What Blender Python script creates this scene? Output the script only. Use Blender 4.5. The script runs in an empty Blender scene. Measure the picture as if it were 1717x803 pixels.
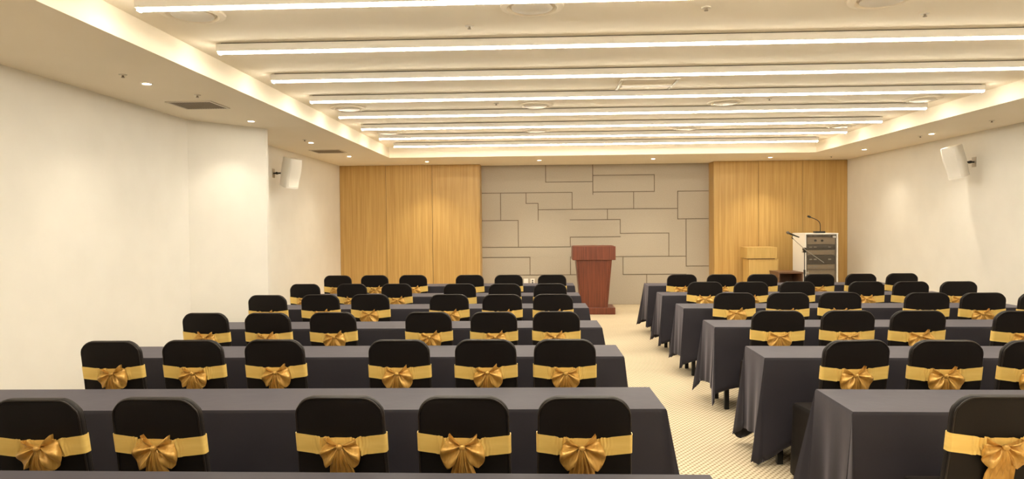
import bpy, bmesh, math, random
from mathutils import Vector, Matrix
C = bpy.context.scene.collection
S = bpy.context.scene
PI = math.pi

# ------------------------------------------------------------------ camera
YAW, PITCH, ROLL, CAMH, FPX = 0.0409, -0.0211, 0.0089, 1.67, 1145.4
Rm = (Matrix.Rotation(YAW, 3, 'Z') @ Matrix.Rotation(PITCH, 3, 'X') @ Matrix.Rotation(ROLL, 3, 'Y'))
# image basis: right = Rm x, forward = Rm y, up = Rm z
cam = bpy.data.cameras.new('camera'); cam.sensor_width = 36.0; cam.lens = FPX / 1717 * 36.0
cam.clip_start = 0.05
co = bpy.data.objects.new('camera', cam); C.objects.link(co)
bas = Matrix.Rotation(PI / 2, 3, 'X')
co.matrix_world = Matrix.Translation((0, 0, CAMH)) @ (Rm @ bas).to_4x4()
S.camera = co

# ------------------------------------------------------------------ light and exposure
w = bpy.data.worlds.new('world'); S.world = w; w.use_nodes = True
w.node_tree.nodes['Background'].inputs[0].default_value = (1.0, 0.86, 0.66, 1)
w.node_tree.nodes['Background'].inputs[1].default_value = 0.02
S.view_settings.view_transform = 'Standard'; S.view_settings.look = 'None'
S.view_settings.gamma = 1.0; S.view_settings.exposure = 1.31
STRIP_COL = (1.0, 0.915, 0.745); STRIP_E = 18.0
DOWN_COL = (1.0, 0.89, 0.66); DOWN_W = 14.0; STAGE_W = 44.0
S.cycles.max_bounces = 8; S.cycles.diffuse_bounces = 6

# ------------------------------------------------------------------ helpers
def mat(name, col, rough=0.6, metal=0.0, emit=None, estr=0.0, spec=0.5, sheen=0.0, trans=0.0, alpha=1.0):
    m = bpy.data.materials.new(name); m.use_nodes = True
    b = m.node_tree.nodes['Principled BSDF']
    b.inputs['Base Color'].default_value = (*col, 1)
    b.inputs['Roughness'].default_value = rough; b.inputs['Metallic'].default_value = metal
    b.inputs['Specular IOR Level'].default_value = spec
    b.inputs['Sheen Weight'].default_value = sheen
    b.inputs['Transmission Weight'].default_value = trans
    if emit: b.inputs['Emission Color'].default_value = (*emit, 1); b.inputs['Emission Strength'].default_value = estr
    return m
def nd(m, t, **kw):
    n = m.node_tree.nodes.new(t)
    for k, v in kw.items():
        if k in n.inputs: n.inputs[k].default_value = v
        else: setattr(n, k, v)
    return n
def noise_tint(m, scale, lo, hi, stretch=(1, 1, 1), bump=0.0, detail=4.0, bscale=None, dist=0.01):
    """colour from a stretched noise in object space between lo and hi, optional bump"""
    t = m.node_tree; b = t.nodes['Principled BSDF']
    tc = nd(m, 'ShaderNodeTexCoord'); mp = nd(m, 'ShaderNodeMapping'); mp.inputs['Scale'].default_value = stretch
    t.links.new(tc.outputs['Object'], mp.inputs['Vector'])
    n = nd(m, 'ShaderNodeTexNoise', Scale=scale, Detail=detail); t.links.new(mp.outputs[0], n.inputs['Vector'])
    r = nd(m, 'ShaderNodeValToRGB'); r.color_ramp.elements[0].position = 0.32; r.color_ramp.elements[1].position = 0.68
    r.color_ramp.elements[0].color = (*lo, 1); r.color_ramp.elements[1].color = (*hi, 1)
    t.links.new(n.outputs[0], r.inputs[0]); t.links.new(r.outputs[0], b.inputs['Base Color'])
    if bump:
        n2 = n
        if bscale:
            n2 = nd(m, 'ShaderNodeTexNoise', Scale=bscale, Detail=3.0); t.links.new(mp.outputs[0], n2.inputs['Vector'])
        bp = nd(m, 'ShaderNodeBump', Strength=bump, Distance=dist)
        t.links.new(n2.outputs[0], bp.inputs['Height']); t.links.new(bp.outputs[0], b.inputs['Normal'])
    return m

M = {}
M['paint'] = noise_tint(mat('wall_paint', (.8, .78, .74), .75), 3.0, (.80, .785, .75), (.83, .815, .78), bump=.08, bscale=140, dist=.002)
M['ceil'] = noise_tint(mat('ceiling_paint', (.8, .76, .7), .85), 1.5, (.88, .80, .665), (.90, .82, .685))
M['wood'] = noise_tint(mat('oak_veneer', (.5, .3, .1), .42), 3.0, (.45, .27, .08), (.58, .375, .13), (14, 14, .35), detail=6)
M['woodlight'] = noise_tint(mat('pale_maple_veneer', (.6, .42, .15), .45), 3.0, (.60, .40, .13), (.68, .47, .17), (14, 14, .4))
M['grey'] = noise_tint(mat('grey_fabric_panel', (.45, .4, .33), .85), 60, (.40, .355, .29), (.44, .39, .32))
M['greydark'] = mat('panel_joint', (.20, .16, .12), .9)
M['mahog'] = noise_tint(mat('mahogany', (.25, .06, .03), .38), 3.0, (.105, .024, .010), (.19, .048, .020), (16, 16, .5), detail=6)
M['brown'] = noise_tint(mat('brown_laminate', (.2, .1, .05), .45), 4.0, (.12, .06, .035), (.18, .09, .05), (1, 8, 8))
M['white'] = mat('white_plastic', (.82, .8, .76), .45)
M['whitemetal'] = mat('white_metal', (.78, .75, .7), .4)
M['offwhite'] = mat('off_white_trim', (.72, .66, .56), .5)
M['grille'] = mat('vent_grey_brown', (.26, .21, .15), .6)
M['dark'] = mat('dark_slot', (.05, .04, .03), .7)
M['black'] = mat('black_plastic', (.012, .012, .012), .4)
M['blackmetal'] = mat('black_metal', (.02, .02, .02), .35, .6)
M['steel'] = mat('brushed_steel', (.55, .53, .5), .35, .9)
M['silver'] = mat('silver_face', (.55, .47, .37), .4, .1)
M['dev'] = mat('device_black', (.11, .09, .07), .45)  # device faces, silver too, browned lighter to stand in for door glass reflection
M['glass'] = mat('smoked_glass', (.8, .74, .66), .03, trans=1.0)
M['lens'] = mat('strip_light_diffuser', (.9, .9, .88), .5, emit=STRIP_COL, estr=STRIP_E)
M['capglow'] = mat('lit_acrylic_end_cap', (.9, .9, .88), .5, emit=STRIP_COL, estr=STRIP_E * 5.5)  # end emission added, stronger than the diffuser, to throw bright spots on the cove
M['dlens'] = mat('downlight_lens', (.9, .9, .85), .5, emit=(1, .88, .66), estr=14.0)
M['glow'] = mat('panel_slot_white', (.95, .92, .86), .5)  # plain bright white, no emission

def fabric(name, lo, hi, rough, sheen, sheen_col, wscale, bump):
    m = mat(name, lo, rough, sheen=sheen, spec=.25)
    noise_tint(m, 2.5, lo, hi, bump=bump, bscale=wscale, dist=.004)
    m.node_tree.nodes['Principled BSDF'].inputs['Sheen Tint'].default_value = (*sheen_col, 1)
    m.node_tree.nodes['Principled BSDF'].inputs['Sheen Roughness'].default_value = .4
    return m
M['cloth'] = fabric('charcoal_tablecloth', (.022, .020, .028), (.029, .0265, .036), .62, .33, (.75, .72, .88), 5, .5)
M['cover'] = fabric('black_spandex_cover', (.0055, .004, .004), (.008, .006, .006), .55, .05, (.6, .45, .4), 7, .2)
M['piping'] = mat('black_cover_seam', (.012, .008, .007), .4)
# gold satin
g = mat('gold_satin', (.8, .54, .14), .36, .12, spec=.6); M['gold'] = g
noise_tint(g, 5, (.86, .60, .17), (.93, .68, .22), (1, 1, 9), bump=.25, bscale=30, dist=.003)
g2 = mat('gold_satin_fold', (.7, .42, .1), .30, .35, spec=.6); M['goldfold'] = g2  # darker copy of the sash gold, shade of the folds put into its colour
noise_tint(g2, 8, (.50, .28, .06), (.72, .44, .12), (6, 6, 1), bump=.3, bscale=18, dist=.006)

# carpet: beige with a fine lattice of darker pin dots
def carpet():
    m = mat('beige_dotted_carpet', (.6, .5, .33), .95, spec=.1); t = m.node_tree; b = t.nodes['Principled BSDF']
    tc = nd(m, 'ShaderNodeTexCoord'); mp = nd(m, 'ShaderNodeMapping'); mp.inputs['Rotation'].default_value = (0, 0, math.radians(38))
    mp.inputs['Scale'].default_value = (30, 30, 30); t.links.new(tc.outputs['Object'], mp.inputs['Vector'])
    fr = nd(m, 'ShaderNodeVectorMath', operation='FRACTION'); t.links.new(mp.outputs[0], fr.inputs[0])
    sb = nd(m, 'ShaderNodeVectorMath', operation='SUBTRACT'); sb.inputs[1].default_value = (.5, .5, 0); t.links.new(fr.outputs[0], sb.inputs[0])
    ml = nd(m, 'ShaderNodeVectorMath', operation='MULTIPLY'); ml.inputs[1].default_value = (1, 1, 0); t.links.new(sb.outputs[0], ml.inputs[0])
    ln = nd(m, 'ShaderNodeVectorMath', operation='LENGTH'); t.links.new(ml.outputs[0], ln.inputs[0])
    r = nd(m, 'ShaderNodeValToRGB'); r.color_ramp.elements[0].position = .22; r.color_ramp.elements[1].position = .36
    r.color_ramp.elements[0].color = (.34, .25, .14, 1); r.color_ramp.elements[1].color = (.80, .69, .51, 1)
    t.links.new(ln.outputs['Value'], r.inputs[0])
    nz = nd(m, 'ShaderNodeTexNoise', Scale=1.2, Detail=4.0); t.links.new(tc.outputs['Object'], nz.inputs['Vector'])
    mx = nd(m, 'ShaderNodeMixRGB', blend_type='MULTIPLY'); mx.inputs[0].default_value = .25
    t.links.new(r.outputs[0], mx.inputs[1]); t.links.new(nz.outputs[0], mx.inputs[2])
    t.links.new(mx.outputs[0], b.inputs['Base Color'])
    bp = nd(m, 'ShaderNodeBump', Strength=.5, Distance=.004); t.links.new(ln.outputs['Value'], bp.inputs['Height']); t.links.new(bp.outputs[0], b.inputs['Normal'])
    return m
M['carpet'] = carpet()

def box(bm, x0, x1, y0, y1, z0, z1, bev=0.0):
    vs = [bm.verts.new((x, y, z)) for z in (z0, z1) for x, y in ((x0, y0), (x1, y0), (x1, y1), (x0, y1))]
    fs = [(0, 3, 2, 1), (4, 5, 6, 7), (0, 1, 5, 4), (1, 2, 6, 5), (2, 3, 7, 6), (3, 0, 4, 7)]
    faces = [bm.faces.new([vs[i] for i in f]) for f in fs]
    if bev:
        es = list({e for f in faces for e in f.edges})
        bmesh.ops.bevel(bm, geom=es, offset=bev, segments=2, affect='EDGES', profile=.5)
def loft(bm, rings, closed=True, cap0=True, cap1=True):
    R = [[bm.verts.new(p) for p in r] for r in rings]
    n = len(R[0])
    for a, b in zip(R, R[1:]):
        for i in range(n if closed else n - 1):
            j = (i + 1) % n; bm.faces.new((a[i], a[j], b[j], b[i]))
    if closed and cap0: bm.faces.new(R[0][::-1])
    if closed and cap1: bm.faces.new(R[-1])
    return R
def lathe(bm, prof, c=(0, 0, 0), n=24, axis='Z'):
    """prof: list of (radius, height); closed at ends"""
    rings = []
    for r, h in prof:
        ring = []
        for i in range(n):
            a = 2 * PI * i / n; x, y = r * math.cos(a), r * math.sin(a)
            p = {'Z': (x, y, h), 'Y': (x, h, y), 'X': (h, x, y)}[axis]
            ring.append((c[0] + p[0], c[1] + p[1], c[2] + p[2]))
        rings.append(ring)
    loft(bm, rings)
def tube(bm, pts, r, n=8):
    pts = [Vector(p) for p in pts]; rings = []
    up = Vector((0, 0, 1))
    for i, p in enumerate(pts):
        d = (pts[min(i + 1, len(pts) - 1)] - pts[max(i - 1, 0)]).normalized()
        a = d.cross(up)
        if a.length < 1e-3: a = d.cross(Vector((0, 1, 0)))
        a.normalize(); b = a.cross(d)
        rr = r[i] if isinstance(r, (list, tuple)) else r
        rings.append([tuple(p + a * math.cos(2 * PI * k / n) * rr + b * math.sin(2 * PI * k / n) * rr) for k in range(n)])
    loft(bm, rings)
def obj(name, bm, m, parent=None, smooth=False, loc=None, angle=None):
    bmesh.ops.recalc_face_normals(bm, faces=bm.faces[:])
    me = bpy.data.meshes.new(name); bm.to_mesh(me); bm.free()
    me.materials.append(m)
    if smooth:
        me.polygons.foreach_set('use_smooth', [True] * len(me.polygons))
        if angle:
            me.set_sharp_from_angle(angle=math.radians(angle))
    o = bpy.data.objects.new(name, me); C.objects.link(o)
    if parent: o.parent = parent
    if loc: o.location = loc
    return o
def B(): return bmesh.new()
def bx(name, m, parent, *a, bev=0.0, **kw):
    bm = B(); box(bm, *a, bev=bev); return obj(name, bm, m, parent, **kw)
def tag(o, label, cat, group=None, kind=None):
    o['label'] = label; o['category'] = cat
    if group: o['group'] = group
    if kind: o['kind'] = kind
    return o
def thing(name, label, cat, loc=(0, 0, 0), rz=0, group=None):
    o = bpy.data.objects.new(name, None); C.objects.link(o); o.empty_display_size = .1
    o.location = loc; o.rotation_euler = (0, 0, rz)
    return tag(o, label, cat, group)
def dup(root, loc=None, rz=None):
    def cp(o, par):
        c = o.copy(); C.objects.link(c)
        if par: c.parent = par
        for ch in kids.get(o.name, []): cp(ch, c)
        return c
    kids = {}
    for o in list(C.objects):
        if o.parent: kids.setdefault(o.parent.name, []).append(o)
    r = cp(root, None)
    if loc is not None: r.location = loc
    if rz is not None: r.rotation_euler = (0, 0, rz)
    return r
def struct(o): o['kind'] = 'structure'; return o

# ------------------------------------------------------------------ room shell
XL, XR, XA = -4.096, 6.122, -4.04
YW, YG, YB = 13.87, 14.25, -4.0
H, HC = 2.912, 3.10
TL, TR, TB, TF = -2.725, 4.907, 12.35, -3.0
struct(bx('floor', M['carpet'], None, -4.4, 6.4, YB - .2, YG + .2, -.1, 0))
bm = B()
box(bm, -4.4, TL, YB - .2, YG + .2, H, HC); box(bm, TR, 6.4, YB - .2, YG + .2, H, HC)
box(bm, TL, TR, TB, YG + .2, H, HC); box(bm, TL, TR, YB - .2, TF, H, HC)
box(bm, -4.4, 6.4, YB - .2, YG + .2, HC, HC + .1)
struct(obj('ceiling', bm, M['ceil']))
bm = B(); box(bm, -4.4, XA, YB, 7.72, 0, H); box(bm, -4.4, XL, 8.56, YG, 0, H)
struct(obj('wall_left', bm, M['paint']))
# projecting pier with an angled face on the left wall
bm = B(); pl = [(-4.4, 7.722), (-4.04, 7.722), (-3.441, 8.49), (-3.441, 8.56), (-4.4, 8.56)]
loft(bm, [[(x, y, 0) for x, y in pl], [(x, y, H) for x, y in pl]])
struct(obj('trim_1', bm, M['paint']))
struct(bx('wall_right', M['paint'], None, XR, 6.4, YB, YG, 0, H))
struct(bx('wall_front', M['paint'], None, -4.4, 6.4, YB - .2, YB, 0, H))

# grey back wall: backing with raised upholstered panels divided by recessed joints
wb = struct(bx('wall_back', M['greydark'], None, -1.32, 3.60, YG + .016, YG + .2, 0, H))
def px2wall(x, y):
    d = Rm @ Vector(((x - 858.5) / FPX, 1, -(y - 401.5) / FPX)); t = YG / d.y
    return d.x * t, CAMH + d.z * t
HL = [(305, 915, 994), (293.5, 994, 1097), (321.7, 994, 1097), (323.7, 805, 959.3), (341, 882, 902.3), (350.5, 902.3, 1133),
      (319.5, 1136.3, 1190), (366.7, 1136.3, 1190), (446, 1150.4, 1190), (368.3, 955, 1040), (391, 1040, 1121.5), (397.3, 956.6, 1040),
      (414.5, 805, 956.6), (370, 805, 869), (432.5, 805, 888.7), (460.5, 866, 1012), (429.3, 956.2, 1150.4), (460.3, 1044.6, 1150.4)]
VL = [(914.9, 277, 305), (994, 277, 326.5), (1097.2, 293.5, 321.7), (839.4, 323.7, 367.5), (882, 323.7, 341), (902.3, 341, 368),
      (959.3, 323.7, 350.5), (1062.5, 321.7, 350.5), (1136.3, 319.5, 366.7), (1150.4, 366.7, 446), (1018.5, 350.5, 368.3),
      (1040, 368.3, 391), (1121.5, 391, 429.3), (956.6, 397.3, 414.5), (869, 370, 414.5), (888.7, 432.5, 460.5), (956.2, 429.3, 460.5),
      (1044.6, 429.3, 460.3), (1084.3, 460.3, 492)]
def panels():
    g = .008; X0, X1, Z0, Z1 = -1.30, 3.58, 0.004, H - .002
    hs = []; vs = []
    for y, a, b in HL:
        (xa, z1), (xb, z2) = px2wall(a, y), px2wall(b, y)
        if a <= 806: xa = X0
        if b >= 1190: xb = X1
        hs.append([(z1 + z2) / 2, xa, xb])
    for x, a, b in VL:
        (x1, za), (x2, zb) = px2wall(x, a), px2wall(x, b)
        if a <= 278: za = Z1
        vs.append([(x1 + x2) / 2, zb, za])
    # snap ends to crossing lines, and merge near-equal coordinates
    def merge(vals, tol):
        out = []
        for v in sorted(vals):
            if out and v - out[-1][-1] < tol: out[-1].append(v)
            else: out.append([v])
        return [sum(o) / len(o) for o in out]
    near = lambda v, L: min(L, key=lambda q: abs(q - v))
    gx = merge([v[0] for v in vs], .02); gz = merge([h[0] for h in hs], .028)
    for v in vs: v[0] = near(v[0], gx)
    for h in hs: h[0] = near(h[0], gz)
    for v in vs:
        for k in (1, 2):
            q = near(v[k], gz)
            if abs(q - v[k]) < .05: v[k] = q
    for h in hs:
        for k in (1, 2):
            q = near(h[k], gx)
            if abs(q - h[k]) < .05: h[k] = q
    free_x = [e for h in hs for e in h[1:] if all(abs(e - q) > 1e-6 for q in gx) and X0 < e < X1]
    free_z = [e for v in vs for e in v[1:] if all(abs(e - q) > 1e-6 for q in gz) and Z0 < e < Z1]
    xs = sorted({X0, X1, *[q + s * g for q in gx for s in (-1, 1)], *free_x})
    zs = sorted({Z0, Z1, *[q + s * g for q in gz for s in (-1, 1)], *free_z})
    nx, nz = len(xs) - 1, len(zs) - 1
    def groove(i, k):
        cx, cz = (xs[i] + xs[i + 1]) / 2, (zs[k] + zs[k + 1]) / 2
        for z, a, b in hs:
            if abs(cz - z) < g and a - g < cx < b + g: return True
        for x, a, b in vs:
            if abs(cx - x) < g and a - g < cz < b + g: return True
        return False
    G = [[groove(i, k) for k in range(nz)] for i in range(nx)]
    seen = set(); comps = []
    for i in range(nx):
        for k in range(nz):
            if G[i][k] or (i, k) in seen: continue
            st = [(i, k)]; seen.add((i, k)); comp = []
            while st:
                a, b = st.pop(); comp.append((a, b))
                for da, db in ((1, 0), (-1, 0), (0, 1), (0, -1)):
                    c, d = a + da, b + db
                    if 0 <= c < nx and 0 <= d < nz and not G[c][d] and (c, d) not in seen: seen.add((c, d)); st.append((c, d))
            comps.append(comp)
    for comp in comps:
        bm = B(); vd = {}; cs = set(comp)
        def V(i, k, f):
            if (i, k, f) not in vd: vd[(i, k, f)] = bm.verts.new((xs[i], YG if f else YG + .016, zs[k]))
            return vd[(i, k, f)]
        for i, k in comp:
            bm.faces.new((V(i, k, 1), V(i + 1, k, 1), V(i + 1, k + 1, 1), V(i, k + 1, 1)))
            for (da, db), (p, q) in {(1, 0): ((i + 1, k), (i + 1, k + 1)), (-1, 0): ((i, k), (i, k + 1)), (0, 1): ((i, k + 1), (i + 1, k + 1)), (0, -1): ((i, k), (i + 1, k))}.items():
                if (i + da, k + db) not in cs:
                    bm.faces.new((V(*p, 1), V(*q, 1), V(*q, 0), V(*p, 0)))
        obj('wall_panel', bm, M['grey'], wb)
panels()
# wood clad sections either side, three veneer panels each
def woodwall(name, seams, xg):
    o = struct(bx(name, M['dark'], None, min(seams), max(seams), YW + .02, YG + .2, 0, H))
    for a, b in zip(seams, seams[1:]):
        bx('wood_panel', M['wood'], o, a + .004, b - .004, YW, YW + .02, 0.002, H - .002)
    x = xg; bx('wood_return', M['wood'], o, x - .004, x + .004, YW, YG + .015, 0.002, H - .002)
woodwall('wall_back_left', [XL, -3.139, -2.188, -1.218], -1.214)
woodwall('wall_back_right', [3.495, 4.376, 5.245, XR], 3.491)

# ------------------------------------------------------------------ ceiling strip lights
ORD = ['first', 'second', 'third', 'fourth', 'fifth', 'sixth', 'seventh', 'eighth', 'ninth', 'tenth', 'eleventh']
SX0, SX1, SY0, SDY, SH = -2.4706, 4.6377, 4.1789, 1.068, 3.018
Lx = SX1 - SX0
def strip(y, label):
    t = thing('strip_light', label, 'ceiling light', (SX0, y, HC), 0, 'long linear lights across the ceiling recess')
    bm = B(); box(bm, -.022, Lx + .022, -.029, .029, -.066, -.008, .003); obj('housing', bm, M['whitemetal'], t)
    bx('shadow_gap', M['dark'], t, .01, Lx - .01, -.012, .012, -.008, 0)  # dark bar stands in for the shade between housing and ceiling
    bm = B(); n = 8; rings = []
    for x in (-.002, Lx + .002):
        rings.append([(x, .024 * math.cos(a), -.066 - .017 * math.sin(a)) for a in [PI * k / n for k in range(n + 1)]])
    loft(bm, rings); obj('diffuser', bm, M['lens'], t)
    for x in (-.007, Lx + .007):
        bm = B(); box(bm, x - .005, x + .005, -.022, .022, -.083, -.067, .002); obj('end_cap', bm, M['capglow'], t)
    for k in range(1, 7):
        x = Lx * k / 7; bm = B(); box(bm, x - .012, x + .012, -.03, .03, -.064, -.03, .002); obj('joint_clip', bm, M['whitemetal'], t)
    return t
s0 = None
for k in range(-4, 8):
    y = SY0 + k * SDY
    if k < 0: lab = ORD[-k - 1] + ' long linear ceiling light behind the viewer, out of the frame'
    else: lab = 'long white linear ceiling light, %s counting from the near end of the room' % ('nearest' if k == 0 else ORD[k])
    if k == 7: lab = 'long white linear ceiling light farthest away, next to the stage wall'
    if s0 is None: s0 = strip(y, lab); continue
    c = dup(s0, (SX0, y, HC)); c['label'] = lab

# ------------------------------------------------------------------ recessed downlights
def downlight(x, y, label, first=[None], watt=DOWN_W):
    if first[0] is None:
        t = thing('downlight', label, 'downlight', (x, y, H), 0, 'small recessed downlights')
        bm = B(); n = 24
        R = [(.048, -.001), (.048, -.005), (.036, -.006), (.036, -.001)]
        lathe_r = [[(r * math.cos(2 * PI * i / n), r * math.sin(2 * PI * i / n), z) for i in range(n)] for r, z in R]
        loft(bm, lathe_r, cap0=False, cap1=False); obj('trim_ring', bm, M['whitemetal'], t, True, angle=40)
        bm = B(); lathe(bm, [(.035, -.0005), (.035, -.003), (.02, -.005)], n=20); obj('lens', bm, M['dlens'], t)
        first[0] = t
    else:
        t = dup(first[0], (x, y, H)); t['label'] = label
    L = bpy.data.lights.new('downlight_lamp', 'SPOT'); L.energy = watt; L.color = DOWN_COL; L.spot_size = math.radians(105); L.spot_blend = .8
    L.shadow_soft_size = .035
    lo = bpy.data.objects.new('lamp', L); C.objects.link(lo); lo.location = (x, y, H - .012)
    return t
for i, y in enumerate([-.55, 1.55, 3.65, 5.756, 7.88, 9.966, 11.987]):
    n = ['out of frame above the viewer', 'out of frame near the viewer', 'just out of frame', 'nearest one in view', 'beside the pier', 'beyond the pier', 'next to the stage wall'][i]
    downlight(-3.36, y, 'small downlight on left ceiling border, ' + n)
for i, y in enumerate([-.55, 1.55, 3.65, 5.95, 8.03, 9.95, 11.96]):
    n = ['out of frame above the viewer', 'out of frame near the viewer', 'just out of frame', 'above the near tables out of frame', 'at right edge of view', 'above the wall speaker', 'next to the stage wall'][i]
    downlight(5.56, y, 'small round downlight on right ceiling border, ' + n)
for x, n in ((-2.17, 'above the left wood panels'), (0.0, 'above the left half of grey wall'), (2.17, 'above the right half of grey wall'), (4.37, 'above the right wood panels')):
    downlight(x, 13.16, 'small round downlight in the row before stage wall, ' + n, watt=STAGE_W)

# ------------------------------------------------------------------ ceiling fittings
def diffuser(x, y, label, first=[None]):
    if first[0] is None:
        t = thing('round_air_diffuser', label, 'air diffuser', (x, y, HC), 0, 'round air diffusers in the ceiling recess')
        n = 32
        def ring(prof, name, m):
            bm = B(); loft(bm, [[(r * math.cos(2 * PI * i / n), r * math.sin(2 * PI * i / n), z) for i in range(n)] for r, z in prof], cap0=False, cap1=True)
            obj(name, bm, m, t, True, angle=40)
        ring([(.21, -.001), (.205, -.012), (.165, -.02), (.15, -.004), (.15, -.001)], 'outer_ring', M['ceil'])
        ring([(.135, -.001), (.135, -.018), (.11, -.026), (.03, -.02)], 'inner_cone', M['offwhite'])
        first[0] = t; return t
    t = dup(first[0], (x, y, HC)); t['label'] = label
cols = [(-2.30, 'left'), (-.04, 'middle left'), (2.20, 'middle right'), (4.47, 'right')]
for y, rn in ((4.49, 'under the nearest strip light'), (8.19, 'between fourth and fifth strip lights'), (10.34, 'between sixth and seventh strip lights')):
    for x, cn in cols:
        diffuser(x, y, 'round ceiling air diffuser %s, %s column' % (rn, cn))
# rectangular slot diffuser
t = thing('slot_air_diffuser', 'rectangular white slot diffuser in ceiling recess right of the middle', 'air diffuser', (1.10, 7.06, HC))
bm = B()
for a in ((-.29, .29, -.26, -.235), (-.29, .29, .235, .26), (-.29, -.265, -.235, .235), (.265, .29, -.235, .235)): box(bm, *a, -.012, -.001)
obj('frame', bm, M['offwhite'], t)
bx('blade', M['glow'], t, -.255, .255, -.03, .03, -.03, -.018); bx('face_plate', M['ceil'], t, -.25, .25, -.225, .225, -.008, -.001)
# return-air grilles on the left border
def grille(x, y, w_, d_, label):
    t = thing('ceiling_grille', label, 'air grille', (x, y, H), 0, 'rectangular return air grilles')
    bm = B(); a, b = w_ / 2, d_ / 2
    for q in ((-a, a, -b, -b + .02), (-a, a, b - .02, b), (-a, -a + .02, -b + .02, b - .02), (a - .02, a, -b + .02, b - .02)): box(bm, *q, -.01, -.001)
    obj('frame', bm, M['offwhite'], t)
    bx('backing', M['grille'], t, -a + .02, a - .02, -b + .02, b - .02, -.003, -.001)
    n = 16; sm = None
    for k in range(n):
        xx = -a + .02 + (k + .5) * (2 * a - .04) / n
        if sm is None:
            s_ = bx('slat', M['grille'], t, -.008, .008, -b + .02, b - .02, -.008, -.004); sm = s_
        else:
            s_ = sm.copy(); C.objects.link(s_); s_.parent = t
        s_.location.x = xx
grille(-3.435, 6.79, .46, .42, 'dark rectangular ceiling grille over the left wall, the nearer one')
grille(-3.47, 11.14, .50, .46, 'dark rectangular ceiling grille past the pier, the farther one')
def sensor(x, y, z, label, first=[None]):
    if first[0] is None:
        t = thing('sprinkler_head', label, 'sprinkler', (x, y, z), 0, 'small ceiling sprinkler heads')
        bm = B(); lathe(bm, [(.032, -.0005), (.030, -.006), (.012, -.008)], n=16); obj('rose', bm, M['offwhite'], t, True, angle=40)
        bm = B(); lathe(bm, [(.008, -.006), (.008, -.02), (.014, -.022), (.014, -.024)], n=12); obj('head', bm, M['grille'], t, True, angle=40)
        first[0] = t; return
    t = dup(first[0], (x, y, z)); t['label'] = label
for x, y, n in ((-3.352, 5.407, 'left border beside the nearest downlight'), (-3.186, 6.283, 'left border beside the near grille'), (-3.332, 9.618, 'left border past the pier'),
                (5.535, 10.19, 'right border above the speaker'), (5.6, 8.72, 'right border at the edge of view'), (5.495, 13.13, 'right border by the stage wall')):
    sensor(x, y, H, 'small sprinkler head in ' + n)
for x, y, n in ((-.493, 4.906, 'left'), (1.111, 4.6, 'middle'), (2.654, 4.835, 'right')): sensor(x, y, HC, 'small sprinkler head between the two nearest strip lights, ' + n)
for x, y, n in ((-.5, 8.026, 'left'), (2.649, 8.0, 'right')): sensor(x, y, HC, 'small sprinkler head behind the fourth strip light, ' + n)

# ------------------------------------------------------------------ wall speakers
def speaker(x, y, z, s, label, yawdeg):
    t = thing('wall_speaker', label, 'speaker', (x, y, z), 0, 'white speakers on the side walls')
    # cabinet with a wavy front, bracketed off the wall; s=+1 on right wall (cabinet towards -x)
    bm = B(); box(bm, -.006, 0, -.05, .05, -.07, .07, .002); p = obj('wall_plate', bm, M['steel'], t); p.scale.x = s
    bm = B(); tube(bm, [(-.004, 0, 0), (-.08, 0, .0), (-.22, -.02, 0)], .012); lathe(bm, [(.02, -.02), (.02, .02)], (-.06, 0, 0), 12, 'Y')
    p = obj('bracket', bm, M['blackmetal'], t, True, angle=40); p.scale.x = s
    rings = []; n = 14
    for k in range(n + 1):
        v = k / n; zz = -.20 + .40 * v; wv = .012 * math.sin(v * 2 * PI)
        y0 = -.13 + wv; hw = .10 - .008 * abs(2 * v - 1)
        pts = [(-hw, .10), (-hw, y0 + .03), (-hw * .8, y0), (0, y0 - .012), (hw * .8, y0), (hw, y0 + .03), (hw, .10), (hw * .7, .13), (-hw * .7, .13)]
        rings.append([(a, b, zz) for a, b in pts])
    bm = B(); loft(bm, rings); cab = obj('cabinet', bm, M['white'], t, True, angle=50)
    cab.location = (-s * .30, -.06, 0); cab.scale = (1.12, 1.12, 1.12); cab.rotation_euler = (math.radians(12), math.radians(-9 if s > 0 else 3), math.radians(yawdeg))
    rings = []
    for k in range(n + 1):
        v = k / n; zz = -.18 + .36 * v; wv = .012 * math.sin(v * 2 * PI); y0 = -.13 + wv
        rings.append([(a, y0 + b, zz) for a, b in ((-.07, -.004), (0, -.016), (.07, -.004), (.07, .004), (-.07, .004))])
    bm = B(); loft(bm, rings); gr = obj('grille_cloth', bm, M['whitemetal'], cab, True, angle=50)
    bm = B(); rr = [];
    for k in range(n + 1):
        v = k / n; rr.append((-s * .1005, .01 + .012 * math.sin(v * 2 * PI), -.18 + .36 * v))
    tube(bm, rr, .003, 6); obj('side_seam', bm, M['grille'], cab)
speaker(XR, 9.9, 2.50, 1, 'white wavy speaker bracketed high on the right wall', -48)
speaker(XL, 10.38, 2.50, -1, 'white wavy speaker bracketed high on the left wall beyond the pier', 44)

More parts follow.
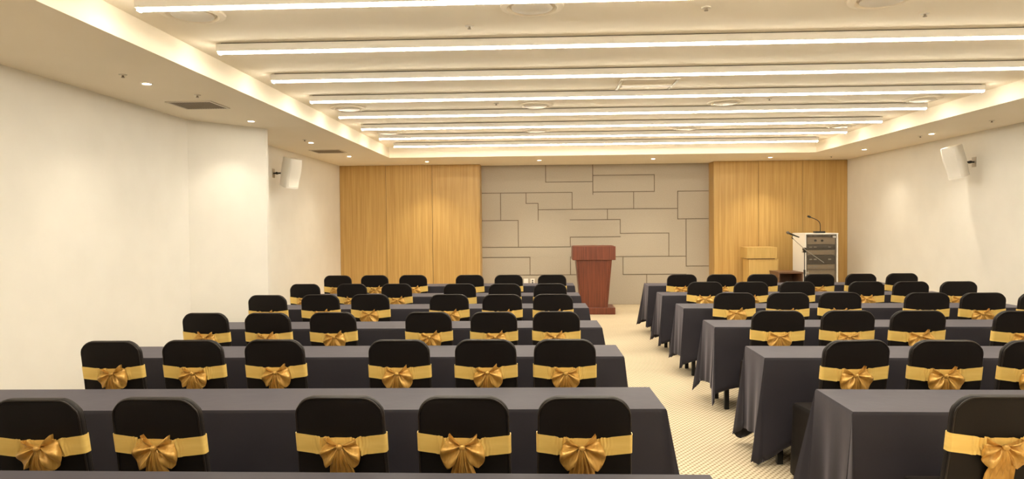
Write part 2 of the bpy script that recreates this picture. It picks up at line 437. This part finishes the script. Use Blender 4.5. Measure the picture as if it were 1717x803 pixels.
# ------------------------------------------------------------------ lecterns
def taper(bm, x0, x1, y0, y1, z0, a0, a1, b0, b1, z1):
    loft(bm, [[(x0, y0, z0), (x1, y0, z0), (x1, y1, z0), (x0, y1, z0)], [(a0, b0, z1), (a1, b0, z1), (a1, b1, z1), (a0, b1, z1)]])
t = thing('lectern', 'dark red mahogany lectern with tapering body standing before the grey wall', 'lectern', (.998, 12.66, 0))
bm = B(); box(bm, -.385, .385, 0, .56, 0, .128, .008); obj('plinth', bm, M['mahog'], t)
bm = B(); taper(bm, -.25, .25, .05, .50, .128, -.33, .33, .03, .52, 1.01); obj('body', bm, M['mahog'], t)
for s in (-1, 1):
    for k in (0, 1):
        o0 = .02 + k * .03
        bm = B(); taper(bm, s * (.25 - o0) - .006, s * (.25 - o0) + .006, .042, .052, .135, s * (.33 - o0) - .006, s * (.33 - o0) + .006, .022, .032, 1.0); obj('moulding', bm, M['mahog'], t)
bm = B(); box(bm, -.395, .395, 0, .54, 1.008, 1.262, .006); obj('reading_box', bm, M['mahog'], t)
bm = B(); taper(bm, -.37, .37, .05, .52, 1.262, -.37, .37, .08, .50, 1.27); obj('top_board', bm, M['mahog'], t)

t = thing('lectern', 'pale maple lectern against the right wood panels', 'lectern', (4.28, 13.3, 0))
bm = B(); box(bm, -.25, .31, .06, .46, 0, .97, .005); obj('body', bm, M['woodlight'], t)
bm = B(); taper(bm, -.30, .27, .02, .44, .985, -.30, .27, .0, .44, 1.20); obj('reading_box', bm, M['woodlight'], t)
bm = B(); box(bm, -.26, .24, .05, .44, .968, .986); obj('shadow_joint', bm, M['brown'], t)  # brown strip painted in for the shadow under the reading box
bm = B(); box(bm, -.23, .28, .052, .062, .08, .93, .002); obj('front_panel', bm, M['woodlight'], t)

# low brown open cabinet
t = thing('low_cabinet', 'low brown open-fronted cabinet between pale lectern and white rack', 'cabinet', (4.60, 12.72, 0))
bx('top_panel', M['brown'], t, -.22, .22, 0, .52, .735, .76); bx('bottom_panel', M['brown'], t, -.20, .20, .01, .5, .05, .075)
for s in (-1, 1): bx('side_panel', M['brown'], t, s * .21 - .01, s * .21 + .01, .01, .5, 0, .735)
bx('back_panel', M['brown'], t, -.20, .20, .49, .5, .075, .735)
bx('shelf', M['brown'], t, -.20, .20, .06, .49, .40, .42)

# equipment rack
t = thing('equipment_rack', 'white audio equipment rack with smoked glass door by the right wood panels', 'equipment rack', (5.12, 12.65, 0))
for s in (-1, 1): bm = B(); box(bm, s * .285 - .013, s * .285 + .013, 0, .6, .02, 1.45, .003); obj('side_panel', bm, M['white'], t)
bm = B(); box(bm, -.30, .30, -.005, .605, 1.45, 1.472, .003); obj('top_panel', bm, M['white'], t)
bx('bottom_panel', M['white'], t, -.272, .272, 0, .6, .06, .08); bx('back_panel', M['dev'], t, -.272, .272, .585, .6, .08, 1.45)
z = 1.44
for hgt, m, nm in ((.035, 'dev', 'blank_plate'), (.14, 'silver', 'amplifier'), (.10, 'dev', 'mixer_unit'), (.09, 'silver', 'receiver'), (.17, 'dev', 'mixer_unit'), (.10, 'silver', 'disc_player'), (.24, 'silver', 'amplifier'), (.14, 'dev', 'receiver'), (.2, 'silver', 'drawer')):
    z -= hgt; u = bx(nm, M[m], t, -.262, .262, .05, .45, z + .004, z + hgt - .004)
    if nm == 'amplifier':
        for x in (-.09, .03):
            bm = B(); lathe(bm, [(.022, .05), (.02, .035), (.004, .033)], (x, 0, z + hgt / 2), 16, 'Y'); obj('knob', bm, M['black'], u, True, angle=40)
    else:
        for x in (-.2, -.12, .14):
            bx('button_row', M['steel'], u, x, x + .05, .044, .05, z + hgt * .45, z + hgt * .6)
dr = bx('door', M['glass'], t, -.266, .262, .008, .014, .085, 1.44)
for a in ((-.27, -.255, .085, 1.445), (.248, .263, .085, 1.445), (-.27, .263, 1.432, 1.446)): bx('door_edge', M['dev'], dr, a[0], a[1], .004, .016, a[2], a[3])
bx('hinge', M['steel'], dr, .2, .262, -.004, .006, 1.385, 1.425); bx('lock', M['steel'], dr, -.262, -.23, -.003, .006, .74, .77)
bm = B(); lathe(bm, [(.015, -.006), (.015, 0)], (-.303, .1, 1.13), 12, 'X'); obj('side_latch', bm, M['steel'], t)

# gooseneck microphone on the rack
t = thing('gooseneck_microphone', 'black gooseneck desk microphone standing on the white rack', 'microphone', (5.16, 12.85, 1.472))
bm = B(); box(bm, -.09, .09, -.06, .06, 0, .035, .008); obj('base', bm, M['black'], t)
pts = [(.02, 0, .035), (.02, 0, .12), (.015, 0, .17), (0, 0, .205), (-.03, 0, .235), (-.08, 0, .262), (-.15, 0, .29)]
bm = B(); tube(bm, pts, .007, 8); obj('neck', bm, M['black'], t, True)
bm = B(); tube(bm, [(-.15, 0, .29), (-.165, 0, .296), (-.20, 0, .31), (-.215, 0, .314)], [.010, .018, .02, .012], 10); obj('capsule', bm, M['black'], t, True)

# boom microphone stand
t = thing('microphone_stand', 'black boom microphone stand in front of the rack and low cabinet', 'microphone stand', (4.74, 12.45, 0))
bm = B(); tube(bm, [(0, 0, .12), (0, 0, .8)], .012); tube(bm, [(0, 0, .78), (0, 0, 1.2)], .008); obj('pole', bm, M['blackmetal'], t, True, angle=40)
bm = B(); tube(bm, [(0, 0, .74), (0, 0, .82)], .018); obj('height_collar', bm, M['black'], t, True, angle=40)
for k in range(3):
    a = math.radians(100 + 120 * k); bm = B(); tube(bm, [(0, 0, .2), (.30 * math.cos(a), .30 * math.sin(a), .012)], .009); l = obj('leg', bm, M['blackmetal'], t, True, angle=40)
    bm = B(); tube(bm, [(.28 * math.cos(a), .28 * math.sin(a), .026), (.31 * math.cos(a), .31 * math.sin(a), .012)], .012); obj('rubber_foot', bm, M['black'], l, True, angle=40)
bm = B(); lathe(bm, [(.03, -.03), (.03, .03)], (0, 0, 1.19), 14, 'Y'); box(bm, -.022, .022, -.02, .02, 1.13, 1.2, .004); obj('boom_clutch', bm, M['black'], t, True, angle=40)
bm = B(); tube(bm, [(.33, -.03, .95), (0, -.03, 1.185), (-.235, -.03, 1.40)], .006); obj('boom_arm', bm, M['steel'], t, True, angle=40)
bm = B(); tube(bm, [(-.215, -.03, 1.38), (-.235, -.03, 1.40), (-.22, -.03, 1.43)], .01); obj('clip', bm, M['black'], t, True)
t2 = thing('microphone', 'black handheld microphone clipped to the end of the boom stand', 'microphone', (4.505, 12.385, 1.452))
bm = B(); tube(bm, [(.115, 0, -.045), (-.01, 0, .005), (-.06, 0, .028)], [.010, .014, .016], 12); obj('handle', bm, M['black'], t2, True)
bm = B(); tube(bm, [(-.058, 0, .027), (-.066, 0, .031), (-.085, 0, .04), (-.10, 0, .047), (-.108, 0, .05)], [.015, .024, .026, .02, .008], 12); obj('grille', bm, M['dev'], t2, True)

# wall sockets
for x, n in ((-.298, 'left'), (-.161, 'right')):
    t = thing('wall_socket', 'small white wall socket low on the grey wall, the %s of two' % n, 'socket', (x, YG, .488), 0, 'two sockets on the grey wall')
    bm = B(); box(bm, -.045, .045, -.01, 0, -.06, .06, .003); obj('plate', bm, M['white'], t)
    if n == 'left': bx('cover_flap', M['white'], t, -.03, .03, -.016, -.01, -.045, .045)
    else:
        for s in (-1, 1):
            bm = B(); lathe(bm, [(.016, -.0115), (.016, -.008)], (0, 0, s * .02), 14, 'Y'); obj('socket_hole', bm, M['dark'], t)
        bm = B(); tube(bm, [(0, -.012, -.02), (0, -.045, -.03), (.005, -.05, -.12), (.0, -.03, -.3)], .006, 6); obj('plug_cable', bm, M['black'], t)

# ------------------------------------------------------------------ chairs
def sm(a, b, x): x = max(0, min(1, (x - a) / (b - a))); return x * x * (3 - 2 * x)
def rrect(cx, cy, hx, hy, r, z, nc=7, ne=6):
    """rounded rectangle ring, constant point count, starting on the rear edge (-y)"""
    r = min(r, hx * .98, hy * .98); pts = []
    cs = [((hx - r), -(hy - r), -PI / 2), ((hx - r), (hy - r), 0), (-(hx - r), (hy - r), PI / 2), (-(hx - r), -(hy - r), PI)]
    ends = []
    for k, (a, b, s) in enumerate(cs):
        arc = [(a + r * math.cos(s + PI / 2 * i / nc), b + r * math.sin(s + PI / 2 * i / nc)) for i in range(nc + 1)]
        pts += arc
        na, nb, ns = cs[(k + 1) % 4]; nx_ = (na + r * math.cos(ns), nb + r * math.sin(ns))
        e = arc[-1]
        pts += [(e[0] + (nx_[0] - e[0]) * i / ne, e[1] + (nx_[1] - e[1]) * i / ne) for i in range(1, ne)]
    return [(cx + x, cy + y, z) for x, y in pts]
TOP, RC = .95, .088
def back_hw(z):
    w_ = .202 + .010 * max(0, (.80 - z)) / .35
    if z > TOP - RC:
        d = z - (TOP - RC); w_ = w_ - RC + math.sqrt(max(0, RC * RC - d * d)) * 1.0
    return w_
def back_y(z): return .085 * (TOP - z) / .47
def back_ht(z): return .019
def chair_cover(seed):
    rnd = random.Random(seed); ph = [rnd.uniform(0, 6.28) for _ in range(6)]
    rings = []
    for z in (0.006, .06, .14, .22, .30, .37, .42, .452):
        k = (.45 - z) / .45; hw = .216 + .018 * k; yr = .058 - .02 * k; yf = .41 + .012 * k
        ring = rrect(0, (yr + yf) / 2, hw, (yf - yr) / 2, .035, z)
        out = []
        for i, (x, y, zz) in enumerate(ring):
            a = math.atan2(y - .24, x); f = 1 + .014 * k * math.sin(9 * a + ph[0]) + .008 * k * math.sin(17 * a + ph[1])
            out.append((x * f, .24 + (y - .24) * f, zz))
        rings.append(out)
    rings.append(rrect(0, .238, .212, .163, .035, .468))
    rings.append(rrect(0, .23, .208, .14, .03, .474))
    rings.append(rrect(0, back_y(.476) + .01, .207, .03, .02, .480))
    zs = [.50, .54, .58, .62, .66, .70, .74, .78, .82, .85] + [TOP - RC + RC * math.sin(PI / 2 * i / 9) for i in range(1, 9)]
    for z in zs:
        ht = .019 + (.004 * math.sin(3 * z * 4 + ph[2])) * 0
        rings.append(rrect(0, back_y(z), back_hw(z), ht, .016, z))
    rings.append(rrect(0, back_y(TOP), back_hw(TOP - .0012), .015, .014, TOP - .0008))
    rings.append(rrect(0, back_y(TOP), back_hw(TOP - .0012) - .01, .010, .009, TOP))
    bm = B(); loft(bm, rings)
    # shallow pull wrinkles on the rear face of the back
    for v in bm.verts:
        if v.co.z > .5 and v.co.y < back_y(v.co.z):
            v.co.y += .0025 * math.sin(14 * v.co.x + 9 * v.co.z + ph[3]) * (1 if v.co.z < .93 else 0)
    return bm
def chair_piping():
    bm = B()
    for yo in (-.0185, .0165):
        pts = []
        for z in [.50, .62, .74, .85] + [TOP - RC + RC * math.sin(PI / 2 * i / 8) for i in range(0, 8)]:
            pts.append((back_hw(z) - .006, back_y(z) + yo, z - (.005 if z > .9 else 0)))
        pts.append((.10, back_y(TOP) + yo, TOP - .005)); pts.append((0, back_y(TOP) + yo, TOP - .005))
        pts = pts + [(-x, y, z) for x, y, z in pts[-2::-1]]
        tube(bm, pts, .0038, 6)
    return bm
def sash_band(seed, bx_):
    rnd = random.Random(seed); ph = [rnd.uniform(0, 6.28) for _ in range(5)]; rings = []
    sl = rnd.uniform(-.03, .03)
    for j in range(8):
        v = j / 7; ring = []
        z0 = .705 + .082 * v
        base = rrect(0, 0, back_hw(.74) + .004, .019 + .005, .014, 0, nc=4, ne=1)
        # dense resampled ring
        P = base + [base[0]]; dens = []
        for a, b in zip(P, P[1:]):
            L_ = math.dist(a, b); n = max(1, int(L_ / .003))
            dens += [(a[0] + (b[0] - a[0]) * i / n, a[1] + (b[1] - a[1]) * i / n) for i in range(n)]
        for x, y in dens:
            sag = -.017 * math.cos(min(1, abs(x) / .2) * PI / 2)
            d = abs(x - bx_); g_ = math.exp(-((d - .075) / .035) ** 2)
            edge = .002 + .005 * g_
            yy = y
            if y < -.01:
                yy = y - .001 - .0045 * g_ * (1 + math.sin(420 * x + 30 * v * math.sin(9 * v + ph[3]) * (1 if x > bx_ else -1) + ph[0]) + .6 * math.sin(170 * x + ph[4] + 5 * v)) - .0012 * math.sin(40 * x + ph[1])
                sag += .004 * g_ * math.sin(120 * x + ph[2]) * (2 * v - 1)
            zz = z0 + sag * (1 if y < 0 else .2) + sl * x
            ring.append((x, back_y(zz) + yy, zz))
        rings.append(ring)
    # fold edges inwards for thickness
    top = [(x * .985, y + (.004 if y < back_y(.79) else -.004), z - .001) for x, y, z in rings[-1]]
    bot = [(x * .985, y + (.004 if y < back_y(.70) else -.004), z + .001) for x, y, z in rings[0]]
    bm = B(); loft(bm, [bot] + rings + [top], cap0=False, cap1=False); return bm
def bow(seed, bx_):
    rnd = random.Random(seed + 50); bm = B(); kz = .738 + rnd.uniform(-.004, .004)
    ky = back_y(kz) - .019 - .014
    for s in (-1, 1):
        a0 = math.radians(rnd.uniform(22, 48)); a1 = math.radians(rnd.uniform(-72, -66)); R0 = rnd.uniform(.92, 1.06); ph = rnd.uniform(-.5, .4); kf = rnd.uniform(1.85, 2.2)
        n, m_ = 30, 12; front = []; back = []
        for i in range(n + 1):
            u = i / n; th = a0 + (a1 - a0) * u
            # radius: peak near the top corner, full belly, pinched close to the tails
            R = R0 * (.062 + .012 * math.exp(-(u / .08) ** 2) + .048 * sm(.05, .85, u) - .03 * sm(.9, 1.0, u))
            fr, bk = [], []
            for j in range(m_ + 1):
                v = j / m_; r = R * v
                pl_ = math.cos(kf * 2 * PI * u + ph) * (.016 * v ** .7 * (1 - .25 * v) + .004)
                bulge = .032 * math.sin(PI * min(1, v * .62 + .05)) * (.75 + .25 * math.sin(PI * u))
                x = bx_ + s * (.006 + r * math.cos(th)); z = kz + r * math.sin(th)
                fr.append((x, ky - bulge - pl_ + .012 * v ** 3, z))
                bk.append((bx_ + s * (.006 + r * .97 * math.cos(th)), ky - bulge * .35 + .008 * v, z * .999))
            front.append(fr); back.append(bk)
        F = [[bm.verts.new(p) for p in r] for r in front]; K = [[bm.verts.new(p) for p in r] for r in back]
        for G_ in (F, K):
            for i in range(n):
                for j in range(m_): bm.faces.new((G_[i][j], G_[i + 1][j], G_[i + 1][j + 1], G_[i][j + 1]))
        # rolled lip joins the front and rear of the loop except a mouth near the top
        for i in range(n):
            if s and 2 < i < 9: continue
            bm.faces.new((F[i][m_], F[i + 1][m_], K[i + 1][m_], K[i][m_]))
    # knot
    rings = []
    for k in range(9):
        th = -PI / 2 + PI * k / 8; rr = math.cos(th); zz = kz + .013 * math.sin(th)
        rings.append([(bx_ + .015 * max(rr, .15) * math.cos(a) * (1 + .12 * math.sin(5 * a)), ky - .024 + .012 * max(rr, .15) * math.sin(a), zz) for a in [2 * PI * i / 14 for i in range(14)]])
    loft(bm, rings)
    return bm
def tail(seed, s, bx_):
    rnd = random.Random(seed * 7 + s); bm = B(); L_ = rnd.uniform(.26, .33); n = 16; ph = rnd.uniform(0, 6)
    kz = .732; rings = []
    for k in range(n + 1):
        v = k / n; z = kz - L_ * v; wd = .012 + .044 * min(1, v * 3.0) + .010 * v; cx = bx_ + s * (.006 + .014 * min(1, v * 2.4) + .012 * v)
        yb = min(back_y(z), .075) - .019 - .016 - .026 * math.exp(-((v - .16) / .22) ** 2)
        fr = []; bk = []
        for i in range(15):
            u = i / 14 * 2 - 1; f = .008 * math.cos(u * 9 + ph) * min(1, v * 4)
            fr.append((cx + u * wd * .55, yb - f, z - (.025 * u * s if k == n else 0)))
            bk.append((cx + u * wd * .55, yb - f + .0015, z - (.025 * u * s if k == n else 0)))
        rings.append(fr + bk[::-1])
    loft(bm, rings); return bm
proto = []
for v in range(4):
    bxo = (.004, -.012, .012, -.004)[v]
    r = thing('banquet_chair', 'x', 'chair', (0, 0, 0), 0, 'black covered chairs with gold sashes')
    if v == 0:
        cv = obj('chair_cover', chair_cover(v), M['cover'], r, True, angle=70); pp = obj('cover_seam', chair_piping(), M['piping'], r, True)
        cmesh, pmesh = cv.data, pp.data
    else:
        cv = obj('chair_cover', chair_cover(v), M['cover'], r, True, angle=70)
        pp = bpy.data.objects.new('cover_seam', pmesh); C.objects.link(pp); pp.parent = r
    sb = obj('sash', sash_band(v, bxo), M['gold'], r, True, angle=60)
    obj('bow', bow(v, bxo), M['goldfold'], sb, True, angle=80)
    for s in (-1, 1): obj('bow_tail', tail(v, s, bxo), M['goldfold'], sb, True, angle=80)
    proto.append(r)
ROWN = ['nearest', 'second nearest', 'third nearest', 'fourth nearest', 'fifth nearest', 'farthest']
AIS = ['beside the centre aisle', 'second from the aisle', 'third from the aisle', 'fourth from the aisle', 'fifth from the aisle', 'farthest from the aisle']
# (x, y) of every chair back, aisle first
LEFT = [[(.18, 2.84, .395), (-.33, 2.84, .39), (-.86, 2.84, .385), (-1.64, 2.81, .385), (-2.15, 2.79, .385)],
        [(.15, 4.27, .392), (-.35, 4.27, .393), (-.90, 4.265, .392), (-1.71, 4.28, .388), (-2.24, 4.27, .393), (-2.76, 4.24, .388)],
        [(.13, 5.66, .395), (-.39, 5.64, .393), (-.94, 5.65, .394), (-1.75, 5.65, .395), (-2.30, 5.63, .393), (-2.84, 5.64, .394)],
        [(.13, 7.08, .418), (-.40, 7.08, .418), (-.96, 7.11, .415), (-1.81, 7.16, .413), (-2.34, 7.14, .412), (-2.90, 7.11, .416)],
        [(.12, 8.35, .41), (-.44, 8.37, .405), (-1.0, 8.40, .405), (-1.80, 8.45, .387), (-2.37, 8.47, .384), (-2.97, 8.48, .384)],
        [(.17, 9.85, .413), (-.46, 9.87, .413), (-1.03, 9.90, .414), (-1.87, 9.94, .415), (-2.44, 9.94, .41), (-2.99, 9.94, .41)]]
RIGHT = [[(1.905, 2.87, .40)],
         [(1.93, 4.22, .415), (2.46, 4.21, .42), (2.985, 4.19, .418)],
         [(1.95, 5.66, .424), (2.51, 5.65, .425), (3.06, 5.63, .43), (3.845, 5.58, .42)],
         [(2.01, 7.13, .423), (2.55, 7.11, .428), (3.08, 7.12, .43), (3.92, 7.06, .438), (4.45, 7.02, .44), (4.99, 6.98, .425)],
         [(2.03, 8.48, .43), (2.58, 8.45, .415), (3.14, 8.45, .421), (3.95, 8.41, .419), (4.46, 8.38, .424), (5.01, 8.36, .422)],
         [(2.01, 9.75, .418), (2.56, 9.72, .41), (3.12, 9.70, .414), (3.89, 9.66, .411), (4.47, 9.68, .414), (5.05, 9.72, .425)]]
TGAP = {'left': (3.425, 4.79, 6.14, 7.585, 8.88, 10.38), 'right': (3.38, 4.735, 6.145, 7.51, 8.86, 10.27)}
TROT = {'left': (-.02, -.012, -.015, -.012, -.012, -.008), 'right': (.012, .012, .012, .014, .012, .006)}
rnd = random.Random(4); used = set(); q = 0
for side, rows in (('left', LEFT), ('right', RIGHT)):
    for ri, row in enumerate(rows):
        for ci, (x, y, wd) in enumerate(row):
            v = rnd.randrange(4)
            loc = (x, y + .018, 0); rz = rnd.uniform(-.025, .025) + (.0 if side == 'left' else -.03)
            if side == 'right' and ri == 1 and ci == 0: rz = .11
            if v not in used: c = proto[v]; used.add(v); c.location = loc; c.rotation_euler = (0, 0, rz)
            else: c = dup(proto[v], loc, rz)
            c.scale = (wd / .405, min(1, (TGAP[side][ri] - x * TROT[side][ri] - y - .07) / .43), 1)
            c['label'] = 'black covered chair with gold sash, %s row, %s block, %s' % (ROWN[ri], side, AIS[ci])
for v in range(4):
    if v not in used: bpy.data.objects.remove(proto[v])

# ------------------------------------------------------------------ tables and cloths
HT = .745
def cloth_mesh(L_, W_, tips, seed, D=.55, spread=0):
    """tips: {(su, sv): (e, f, length)} flare of the corner point out of the end / out of the long side"""
    rnd = random.Random(seed); per = []  # (base x, base y, offset x, offset y, drop)
    hx, hy = L_ / 2, W_ / 2; ph = [rnd.uniform(0, 6.28) for _ in range(8)]
    def longside(sv):
        n = 110; out = []
        for i in range(n + 1):
            u = -hx + L_ * i / n; near_ = min(u + hx, hx - u)
            rip = .006 * math.sin(u * 9 + ph[0] + sv) + .005 * math.sin(u * 21 + ph[1])
            su = -1 if u < 0 else 1; e, f, ln = tips[(su, sv)]
            k = math.exp(-near_ / .10)
            out.append((u, sv * hy, su * e * .25 * k, sv * (.022 + rip * (1 - k) + f * .35 * k), D + .015 * math.sin(u * 2.3 + ph[2]) + .04 * k + spread * math.exp(-(near_ / .13) ** 2)))
        return out
    def corner(su, sv):
        e, f, ln = tips[(su, sv)]; out = []; ctl = [
            (.25 * e, .35 * f + .022, D + .04 + spread), (.55 * e, .80 * f + .02, (D + .04 + spread + ln) / 2 + .01), (.92 * e, f, ln - .012), (e, .82 * f - .004, ln),
            (.80 * e, .35 * f - .03, D + .7 * (ln - D)), (.52 * e, -.055, D + .45 * (ln - D)), (.40 * e, -.075, D + .2 * (ln - D))]
        n = 5
        for a, b in zip(ctl, ctl[1:]):
            for i in range(n):
                t_ = i / n; out.append(tuple(a[k] + (b[k] - a[k]) * t_ for k in range(3)))
        out.append(ctl[-1])
        return [(su * hx, sv * hy, su * o[0], sv * o[1], o[2]) for o in out]
    def endside(su):
        n = 26; out = []
        for i in range(n + 1):
            v = -hy + W_ * i / n; sv = -1 if v < 0 else 1; d = hy - abs(v); e, f, ln = tips[(su, sv)]
            k = math.exp(-d / .07)
            hem = abs(v) - .075 * (1 - d / hy) if d < hy else abs(v)
            out.append((su * hx, v, su * (.018 + (.40 * e - .018) * k + .008 * math.sin(v * 26 + ph[3])), sv * (hem - abs(v)), D + .2 * (ln - D) * k + .01 * math.sin(v * 12)))
        return out
    # counter-clockwise from near long side
    per += longside(-1); per += corner(1, -1); per += endside(1); per += corner(1, 1)[::-1]; per += longside(1)[::-1]
    per += corner(-1, 1); per += endside(-1)[::-1]; per += corner(-1, -1)[::-1]
    ts = [0, .012, .03, .08, .16, .26, .36, .46, .56, .66, .76, .85, .93, 1.0]
    rings = []
    for t_ in ts:
        ring = []
        for (bx0, by0, ox, oy, dr_) in per:
            g_ = t_ ** 1.05 if t_ > 0 else 0; r_ = .004 * min(1, t_ / .012)
            nxx = (1 if bx0 > 0 else -1) if abs(abs(bx0) - hx) < 1e-6 else 0; nyy = (1 if by0 > 0 else -1) if abs(abs(by0) - hy) < 1e-6 else 0
            L2 = math.hypot(ox, oy) * .25
            ring.append((bx0 + ox * g_ + nxx * r_, by0 + oy * g_ + nyy * r_, HT - (.004 if t_ > 0 else 0) - (dr_ - L2 * .3) * t_))
        rings.append(ring)
    bm = B(); R = loft(bm, rings, cap0=False, cap1=False)
    bmesh.ops.remove_doubles(bm, verts=list(R[0]), dist=1e-5)
    # top: strips between near and far long sides
    nl = 111; near_v = {}; bm.verts.ensure_lookup_table()
    topv = [v for v in bm.verts if v.is_valid and abs(v.co.z - HT) < 1e-6]
    lo = sorted([v for v in topv if abs(v.co.y + hy) < 1e-5], key=lambda v: v.co.x); hi = sorted([v for v in topv if abs(v.co.y - hy) < 1e-5], key=lambda v: v.co.x)
    lf = sorted([v for v in topv if abs(v.co.x + hx) < 1e-5 and abs(v.co.y) < hy - 1e-5], key=lambda v: v.co.y)
    rt = sorted([v for v in topv if abs(v.co.x - hx) < 1e-5 and abs(v.co.y) < hy - 1e-5], key=lambda v: v.co.y)
    bm.faces.new(lo + rt + hi[::-1] + lf[::-1])
    return bm
def row_cloth(side, ri, x, y, L_, rz, tips, label, seed, **kw):
    bm = cloth_mesh(L_, .458, tips, seed, **kw)
    o = obj('tablecloth', bm, M['cloth'], None, True, angle=50); o.location = (x, y, 0); o.rotation_euler = (0, 0, rz)
    tag(o, label, 'tablecloth', 'charcoal cloths over the rows of tables')
    md = o.modifiers.new('thickness', 'SOLIDIFY'); md.thickness = .003; md.offset = -1
    return o
W2 = .229
def rt_(rnd, e, f, l): return (e + rnd.uniform(-.015, .015), f + rnd.uniform(-.01, .015), l + rnd.uniform(-.02, .01))
# left block: aisle end x, near-edge y at aisle, rotation (slightly turned)
LB = [(.618, 2.065, -.03), (.618, 3.425, .0), (.577, 4.79, 0), (.545, 6.14, 0), (.53, 7.585, 0), (.515, 8.88, 0), (.517, 10.38, 0)]
LN = ['at the bottom edge of the photo', 'under the nearest row of chairs ahead', '', '', '', '', '']
rnd = random.Random(9)
LLAB = ['dark cloth sliver of the closest left block table, at the bottom edge of the photo',
        'charcoal cloth on the long table before the nearest row of chairs, left block'] + \
       ['charcoal cloth on the long table before the %s row of chairs, left block' % n for n in ROWN[1:]]
for i, (xe, yn, _) in enumerate(LB):
    L_ = (3.74, 3.84, 3.74, 3.74, 3.74, 3.74, 3.74)[i]; rz = (.0, .02, .012, .015, .012, .012, .008)[i]
    e_ = (.10, .12, .09, .11, .11, .10, .08)[i]
    tips = {(1, -1): rt_(rnd, e_, .02, .66), (1, 1): rt_(rnd, .12, .03, .68), (-1, -1): rt_(rnd, .09, .03, .68), (-1, 1): rt_(rnd, .1, .04, .69)}
    cx = xe - L_ / 2 * math.cos(rz) - W2 * math.sin(rz) * -1 * 0; cy = yn + W2 - L_ / 2 * math.sin(rz)
    row_cloth('left', i, cx, cy, L_, rz, tips, LLAB[i], 20 + i)
RB = [(1.522, 3.38), (1.538, 4.735), (1.556, 6.145), (1.566, 7.51), (1.576, 8.86), (1.622, 10.27)]
RT = [(.035, .075, .70), (.10, .03, .72), (.03, .045, .70), (.05, .015, .66), (.06, .02, .66), (.05, .02, .62)]
RT2 = [(.15, .05, .70), (.09, .03, .68), (.10, .03, .69), (.08, .03, .64), (.09, .02, .66), (.12, .03, .66)]
for i, (xe, yn) in enumerate(RB):
    L_ = 3.62 if i < 5 else 3.60; rz = -(.012, .012, .012, .014, .012, .006)[i]
    tips = {(-1, -1): RT[i], (-1, 1): RT2[i], (1, -1): rt_(rnd, .08, .03, .68), (1, 1): rt_(rnd, .1, .04, .69)}
    cx = xe + L_ / 2 * math.cos(rz); cy = yn + W2 + L_ / 2 * math.sin(rz)
    row_cloth('right', i, cx, cy, L_, rz, tips, 'charcoal cloth on the long table before the %s row of chairs, right block' % ROWN[i], 40 + i, D=(.58, .58, .54, .55, .54, .54)[i], spread=(.03, .09, .02, .02, .03, .03)[i])
    # folding table beneath; its legs show under the hem at the aisle
    ux, uy = math.cos(rz), math.sin(rz)
    t = thing('folding_table', 'folding table under cloth with dark legs at the aisle, right block, %s row' % ROWN[i], 'table', (xe + .91 * ux, yn + W2 + .91 * uy, 0), rz, 'folding tables under the cloths')
    bm = B(); box(bm, -.90, .90, -.222, .222, HT - .03, HT - .004, .004); obj('tabletop', bm, M['brown'], t)
    for su in (-1, 1):
        for sv in (-1, 1):
            bm = B(); box(bm, su * .80 - .02, su * .80 + .02, sv * .19 - .02, sv * .19 + .02, 0, HT - .03, .004); obj('leg', bm, M['blackmetal'], t)
        bx('stretcher', M['blackmetal'], t, su * .80 - .01, su * .80 + .01, -.17, .17, .60, .625)
